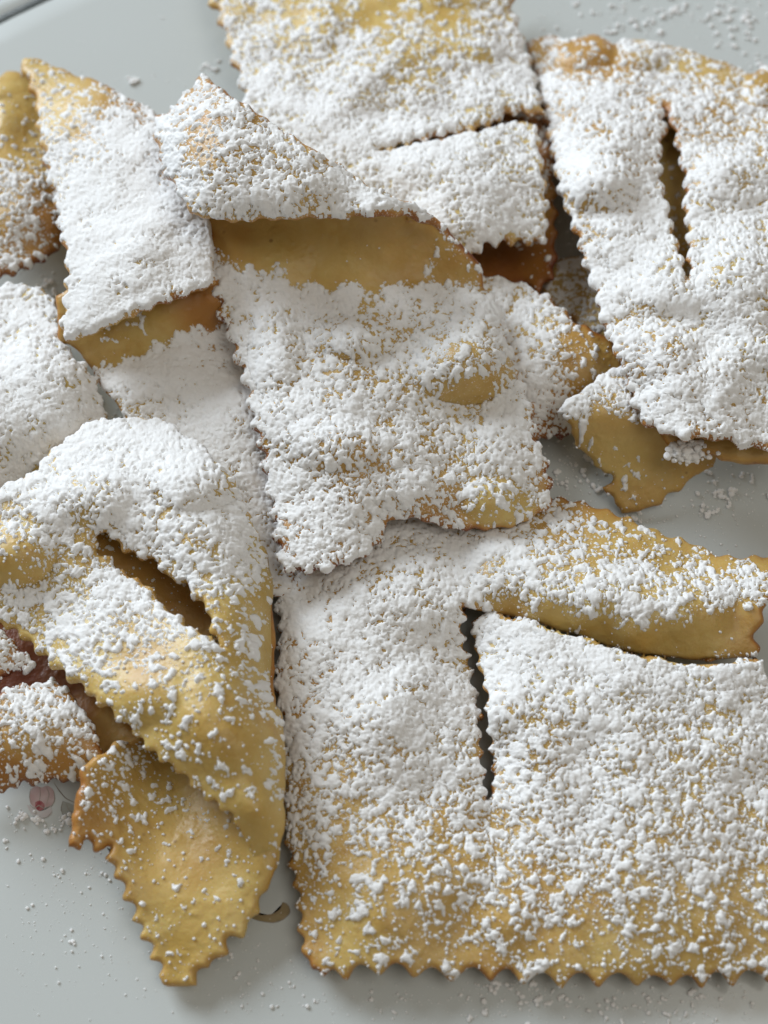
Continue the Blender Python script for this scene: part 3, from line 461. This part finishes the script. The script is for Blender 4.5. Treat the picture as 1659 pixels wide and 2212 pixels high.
SL = crom([(1060, 2200), (1058, 1900), (1055, 1729), (1040, 1560), (1028, 1460), (1012, 1340), (1050, 1328), (1100, 1333), (1230, 1370), (1350, 1410), (1480, 1431), (1620, 1426), (1760, 1400)])
def zP13(px, py):
    shp = px.shape; x = px.ravel(); y = py.ravel()
    # lobe side = right of the vertical slit and below the curved one
    xl = np.interp(y, [1340, 1460, 1560, 1729, 1900, 2200], [1012, 1028, 1040, 1055, 1058, 1060])
    yl = np.interp(x, [1012, 1050, 1100, 1230, 1350, 1480, 1620, 1760], [1340, 1326, 1333, 1370, 1410, 1431, 1426, 1400])
    wd = 4+np.clip(y-1700, 0, 1e9)*.6
    a = np.clip((x-xl)/wd*.5+.5, 0, 1); b = np.clip((y-yl)/4*.5+.5, 0, 1); wgt = a*b; wgt = wgt*wgt*(3-2*wgt)
    return (zA(x, y)*(1-wgt)+zL(x, y)*wgt).reshape(shp)
p = pastry('largest pastry, a broad sheet at the lower right with slit and raised strip', None)
sheet(p, [([(620, 1150), (606, 1250), (594, 1300), (602, 1350), (598, 1430), (590, 1470), (597, 1512), (610, 1560), (612, 1684), (612, 1754), (618, 1830), (628, 1880), (640, 1930), (645, 1980), (652, 2040), (660, 2075), (700, 2110)], 46, 6), ([(700, 2110), (765, 2101), (860, 2098), (960, 2108), (1065, 2108), (1180, 2120), (1335, 2118), (1500, 2122), (1610, 2114), (1740, 2104)], 76, 12), ([(1740, 2104), (1740, 1700), (1700, 1560), (1662, 1480), (1645, 1440), (1650, 1420)], 0, 0),
          ([(1650, 1420), (1628, 1425), (1640, 1400), (1624, 1375), (1652, 1345), (1645, 1320), (1662, 1300), (1690, 1250), (1740, 1204)], 0, 0), ([(1740, 1204), (1660, 1205), (1570, 1206), (1530, 1192), (1495, 1176), (1455, 1165), (1415, 1150), (1380, 1132), (1335, 1115), (1295, 1100), (1255, 1088), (1220, 1076), (1185, 1082)], 54, 4), ([(1185, 1082), (1100, 1060), (800, 1080), (620, 1150)], 0, 0)],
      None, zf=zP13,
      dens=[(640, 1300, .98), (750, 1300, .99), (620, 1480, .97), (700, 1250, 1.0), (900, 1200, .98), (850, 1400, 1.0), (960, 1370, .99), (740, 1480, .96), (900, 1550, .97), (760, 1600, .9), (980, 1500, .95), (640, 1600, .85), (1000, 1650, .85), (850, 1700, .85), (680, 1700, .75), (960, 1750, .8), (640, 1790, .65), (760, 1800, .7), (1000, 1800, .62), (880, 1820, .65), (680, 1860, .5), (800, 1900, .45), (760, 1930, .45), (900, 1900, .4), (980, 1900, .4), (700, 1960, .18), (850, 1990, .2), (920, 2040, .25), (780, 2060, .1), (700, 2060, .13), (1000, 2020, .32), (1000, 2080, .3), (1100, 2000, .4), (1060, 1920, .5), (1080, 1820, .68), (1150, 1900, .55), (1200, 2060, .35), (1300, 2080, .32), (1250, 1970, .5), (1400, 2000, .45), (1400, 2090, .25), (1500, 2050, .3), (1600, 2060, .4), (1550, 1950, .5), (1650, 1960, .5), (1350, 1880, .66), (1200, 1800, .8), (1500, 1830, .7), (1650, 1800, .7), (1100, 1700, .9), (1300, 1700, .9), (1500, 1700, .87), (1100, 1500, .96), (1300, 1550, .95), (1500, 1500, .95), (1640, 1600, .85), (1050, 1350, .95), (1150, 1380, 1.1), (1300, 1420, 1.1), (1450, 1460, 1.05), (1600, 1450, .95),
            (1000, 1200, .95), (1080, 1200, .9), (1100, 1250, .9), (1030, 1280, .8), (1080, 1270, .85), (1150, 1280, .95), (1250, 1290, 1.0), (1370, 1320, 1.0), (1450, 1310, 1.0), (1550, 1290, 1.0), (1620, 1280, 1.0), (1180, 1130, .55), (1230, 1100, .4), (1230, 1150, .35), (1280, 1170, .3), (1300, 1110, .1), (1180, 1180, .7), (1250, 1220, .6), (1350, 1180, .45), (1400, 1200, .4), (1350, 1250, .85), (1420, 1160, .15), (1480, 1200, .15), (1550, 1215, .06), (1640, 1215, .04), (1500, 1245, .7), (1600, 1250, .8),
            (1060, 1348, 1.2), (1120, 1354, 1.2), (1180, 1372, 1.2), (1240, 1392, 1.2), (1300, 1410, 1.2), (1360, 1428, 1.2), (1430, 1445, 1.2), (1500, 1450, 1.2), (1570, 1445, 1.2), (1630, 1445, 1.1),
            (1100, 1318, -.2), (1200, 1345, -.6), (1300, 1370, -.7), (1400, 1395, -.7), (1500, 1395, -.7), (1600, 1370, -.7), (1450, 1375, -.5), (1550, 1360, -.5), (1630, 1350, -.5)],
      holes=[[([(998, 1308), (1008, 1338), (1000, 1370), (1012, 1420), (1022, 1485), (1036, 1530), (1036, 1590), (1040, 1640), (1046, 1700), (1048, 1730)], 44, 6), ([(1048, 1730), (1060, 1728)], 0, 0), ([(1060, 1728), (1063, 1680), (1060, 1620), (1057, 1560), (1051, 1500), (1036, 1440), (1022, 1380), (1018, 1345)], 42, 5),
              ([(1018, 1345), (1045, 1329), (1100, 1335), (1160, 1352), (1230, 1372), (1350, 1412), (1480, 1434), (1620, 1430), (1700, 1424)], 0, 0), ([(1700, 1424), (1700, 1416), (1620, 1422), (1480, 1426), (1350, 1404), (1230, 1365), (1160, 1344), (1100, 1328), (1045, 1321), (1012, 1315), (998, 1308)], 0, 0)]],
      bpts=[(750, 2050, 0), (660, 2050, .4), (900, 2080, .2), (600, 1400, .6), (1300, 2080, .0), (1300, 1380, -.1), (1500, 1390, .0), (1630, 1370, .3), (1350, 1150, .15), (1250, 1090, .45), (1600, 1210, .2), (1200, 1700, .3), (900, 1600, .3), (1200, 1950, .3)], edge=1.1, rim=.4, dscale=1.03, seed=101, puff=1.0, thick=1.7)
# --- centre folded piece
p = pastry('central folded pastry, white square with its top flap standing open over it', None)
sheet(p, [([(415, 440), (440, 500), (452, 560), (466, 612), (474, 665), (492, 715), (510, 765), (528, 810), (542, 862), (556, 925), (568, 985), (582, 1055), (594, 1110), (600, 1165), (612, 1238)], 50, -8.5), ([(612, 1238), (660, 1232), (700, 1235), (755, 1216), (800, 1190), (826, 1163), (836, 1126)], 46, -5), ([(836, 1126), (900, 1122), (940, 1134), (980, 1144), (1050, 1146), (1110, 1136), (1155, 1118), (1187, 1098)], 48, 3),
          ([(1187, 1098), (1190, 1055), (1176, 995), (1158, 945), (1150, 890), (1132, 850), (1120, 820), (1100, 770), (1086, 710), (1072, 660), (1044, 622)], 44, -6), ([(1044, 622), (1042, 578), (1008, 540), (975, 508), (955, 484), (840, 430), (725, 360), (625, 300), (550, 245), (480, 200), (440, 190), (400, 240), (400, 360), (415, 440)], 0, 0)],
      [(440, 500, 17), (452, 570, 15), (480, 680, 14), (540, 860, 12.5), (565, 980, 11.5), (595, 1120, 10), (612, 1230, 9), (700, 1225, 10), (830, 1130, 10), (940, 1125, 9.5), (1100, 1130, 9.5), (1180, 1095, 8.5), (1170, 990, 9.5), (1150, 890, 10.5), (1115, 800, 10.5), (1080, 690, 11), (1042, 622, 11.5), (600, 612, 14), (700, 625, 13.5), (850, 622, 13), (960, 622, 12.5), (700, 900, 14), (900, 900, 13.5), (800, 1050, 12.5), (1030, 1000, 12), (700, 750, 14), (780, 730, 14.5), (950, 740, 14), (1030, 790, 14.5), (1000, 880, 11.5), (1050, 700, 14),
       (600, 540, 15.2), (750, 540, 15.8), (900, 550, 15), (1000, 570, 14.5), (1040, 580, 13.5), (970, 510, 16.5), (900, 470, 18), (700, 440, 18.5), (500, 440, 18), (450, 220, 24), (600, 300, 24.5), (750, 380, 24), (880, 455, 21.5)],
      bubbles=[(1000, 800, 115, 75, 2.9), (770, 735, 100, 45, 2.2), (720, 960, 130, 60, 1.5), (900, 1060, 110, 50, 1.3), (600, 760, 60, 110, 1.5), (1060, 1080, 70, 50, 1.5)],
      dens=[(462, 566, 1.2), (500, 586, 1.3), (540, 608, 1.3), (600, 626, 1.4), (680, 632, 1.4), (760, 634, 1.4), (850, 634, 1.4), (930, 634, 1.3), (1000, 636, 1.1), (520, 572, -.5), (700, 612, -.3), (800, 612, -.3), (900, 610, -.3), (470, 590, 1), (520, 610, 1.0), (600, 640, 1.05), (560, 560, -.6), (490, 545, -.3), (480, 520, -.6), (700, 650, 1.05), (640, 598, -.4), (750, 600, -.6), (850, 598, -.6), (700, 560, -.8), (900, 640, 1.05), (950, 590, -.4), (1000, 590, .0), (935, 572, .45), (985, 522, .5), (1010, 575, .5), (1025, 585, .35), (1000, 620, .6), (900, 520, -.6), (900, 560, -.3), (600, 500, -.8), (800, 450, -.6), (1050, 660, .85), (1000, 700, .75), (760, 740, .8), (850, 760, .75), (680, 750, .92), (900, 780, .85), (980, 730, .85), (940, 820, .4), (1000, 836, .30), (1050, 840, .38), (1040, 790, .7), (960, 872, .95), (930, 800, .8), (1080, 880, .95), (600, 780, .97), (650, 900, .95), (800, 880, .97), (950, 940, .92), (620, 1050, .97), (700, 960, .82), (760, 1000, .6), (800, 1020, .6), (870, 1000, .8), (900, 1060, .8), (700, 1100, .95), (750, 1170, .95), (1000, 1010, .75), (1020, 1060, .45), (1040, 1090, .35), (1100, 1080, .45), (1080, 1110, .2), (1160, 1070, .75), (1150, 1000, .85), (1100, 960, .92), (900, 1110, .9), (980, 1120, .55), (650, 1220, .8)],
      bpts=[(600, 550, .0), (480, 540, .35), (700, 540, .1), (1020, 560, .3), (900, 450, .3), (1000, 860, .2), (600, 900, .4), (620, 1230, .7), (800, 1190, .5), (1080, 1110, -.05), (1180, 1000, .5), (960, 1140, .6)], edge=1.7, dscale=1.08, seed=111, name='base_layer', puff=.8, thick=1.4)
sheet(p, [([(415, 463), (470, 476), (520, 480), (560, 476), (620, 476), (660, 472), (720, 473), (780, 470), (830, 467), (880, 468), (930, 486), (957, 502)], 52, 3.5), ([(957, 502), (962, 490), (900, 448), (838, 424), (775, 388), (725, 353), (625, 294), (550, 240), (500, 210), (480, 194), (450, 168), (430, 168)], 60, 3), ([(430, 168), (414, 190), (390, 214), (370, 240), (338, 256), (334, 300), (346, 330), (350, 370), (376, 402), (400, 440), (415, 463)], 42, 4)],
      [(415, 463, 25), (560, 478, 25.5), (720, 475, 25.5), (880, 470, 24), (955, 498, 20.5), (900, 450, 22.5), (775, 390, 26), (625, 296, 27.5), (500, 212, 27.5), (440, 175, 26), (390, 214, 23), (338, 258, 20), (345, 330, 20.5), (376, 400, 22), (440, 260, 27.5), (418, 350, 27), (408, 430, 25.5), (520, 350, 29), (650, 400, 28.5), (800, 440, 26.5), (560, 440, 27.5)],
      dens=[(440, 180, .75), (420, 200, .5), (450, 215, .35), (400, 240, .55), (350, 270, .8), (370, 300, .75), (420, 280, .45), (360, 350, .9), (390, 390, .9), (445, 250, .55), (430, 310, .7), (425, 350, .75), (500, 240, .9), (480, 290, .8), (550, 310, .8), (600, 330, .85), (480, 360, .85), (440, 420, .92), (500, 430, .95), (600, 430, .93), (560, 380, .9), (700, 400, .93), (700, 450, .92), (800, 440, .97), (900, 470, 1.0), (650, 320, .8), (690, 345, .75)],
      bpts=[(410, 250, .55), (360, 300, .5), (600, 300, .3), (500, 470, .2), (800, 470, .2), (560, 320, .35)], edge=1.2, rim=.7, seed=112, name='top_flap', puff=.9, thick=1.5)

# ------------------------------------------------------------------ loose sugar on the plate
def scatter(spots):
    Ps = []; Rs = []
    for x, y, sx, sy, n, r in spots:
        px = x+rng.randn(n)*sx; py = y+rng.randn(n)*sy; n = int(n*1.25); px = x+rng.randn(n)*sx; py = y+rng.randn(n)*sy; R = r*.8*(.18+.95*rng.rand(n)**2.6); P = at(px, py, R*.35)
        for P0, r0 in zip(P, R):
            k = 1+int(rng.rand()*4*(r0 > .25)); 
            for _ in range(k): Ps.append(P0+np.array([*(rng.randn(2)*r0*.75), rng.rand()*r0*.2])); Rs.append(r0*(.5+.5*rng.rand()) if k > 1 else r0)
    return np.array(Ps), np.array(Rs)
spots = [(1500, 70, 160, 60, 150, .13), (300, 160, 160, 60, 80, .1), (1450, 1090, 140, 60, 200, .12), (150, 1900, 110, 110, 260, .11), (1150, 2165, 420, 30, 420, .13), (560, 2080, 80, 70, 90, .11), (380, 2150, 200, 40, 80, .1), (1440, 30, 90, 25, 70, .55), (1600, 60, 60, 50, 60, .55), (1560, 25, 70, 15, 40, .6), (1620, 130, 25, 20, 14, .5), (1250, 30, 70, 25, 25, .45), (1380, 20, 200, 30, 60, .3), (470, 150, 25, 18, 14, .6), (390, 175, 60, 10, 5, .5), (285, 170, 8, 4, 4, .7), (250, 172, 2, 2, 1, .5), (332, 172, 3, 2, 1, .55), (445, 142, 4, 3, 2, .6), (352, 38, 3, 3, 2, .5), (173, 90, 4, 2, 2, .5), (250, 120, 140, 60, 16, .15),
         (1500, 1075, 45, 30, 26, .6), (1560, 1060, 60, 35, 30, .5), (1600, 1040, 40, 25, 22, .6), (1250, 1010, 30, 25, 30, .55), (1270, 1050, 30, 8, 22, .55), (1370, 1118, 25, 6, 14, .55), (1500, 1120, 120, 40, 60, .2), (1200, 990, 25, 20, 20, .3), (1550, 1130, 80, 40, 20, .15),
         (60, 1770, 40, 15, 12, .5), (135, 1775, 18, 12, 16, .55), (40, 1840, 50, 30, 14, .3), (170, 1860, 50, 20, 14, .35), (220, 1880, 15, 15, 10, .35), (100, 1900, 70, 40, 24, .25), (130, 2040, 90, 60, 30, .2), (140, 2040, 10, 8, 2, .45), (250, 2020, 60, 70, 40, .15), (60, 2100, 60, 60, 14, .12),
         (900, 2160, 200, 25, 60, .35), (1300, 2165, 200, 25, 70, .4), (1180, 2155, 60, 12, 22, .5), (1090, 2130, 40, 6, 30, .45), (1500, 2160, 120, 20, 40, .35), (1200, 2195, 200, 10, 30, .35), (560, 2140, 60, 40, 20, .25), (500, 2060, 20, 10, 6, .35), (560, 2080, 50, 50, 20, .2), (20, 590, 20, 10, 8, .4), (100, 610, 15, 15, 26, .5), (1240, 480, 20, 60, 30, .35), (1240, 590, 30, 40, 70, .5), (600, 1500, 5, 60, 12, .3), (240, 895, 12, 12, 10, .3)]
P_, R_ = scatter(spots); V, F = lumps(P_, R_, True, .5); o = mesh('spilled_sugar', V, F, SUGAR)
o['kind'] = 'stuff'; o['label'] = 'loose crumbs of powdered sugar sprinkled on the bare plate around the pastries'; o['category'] = 'powdered sugar'
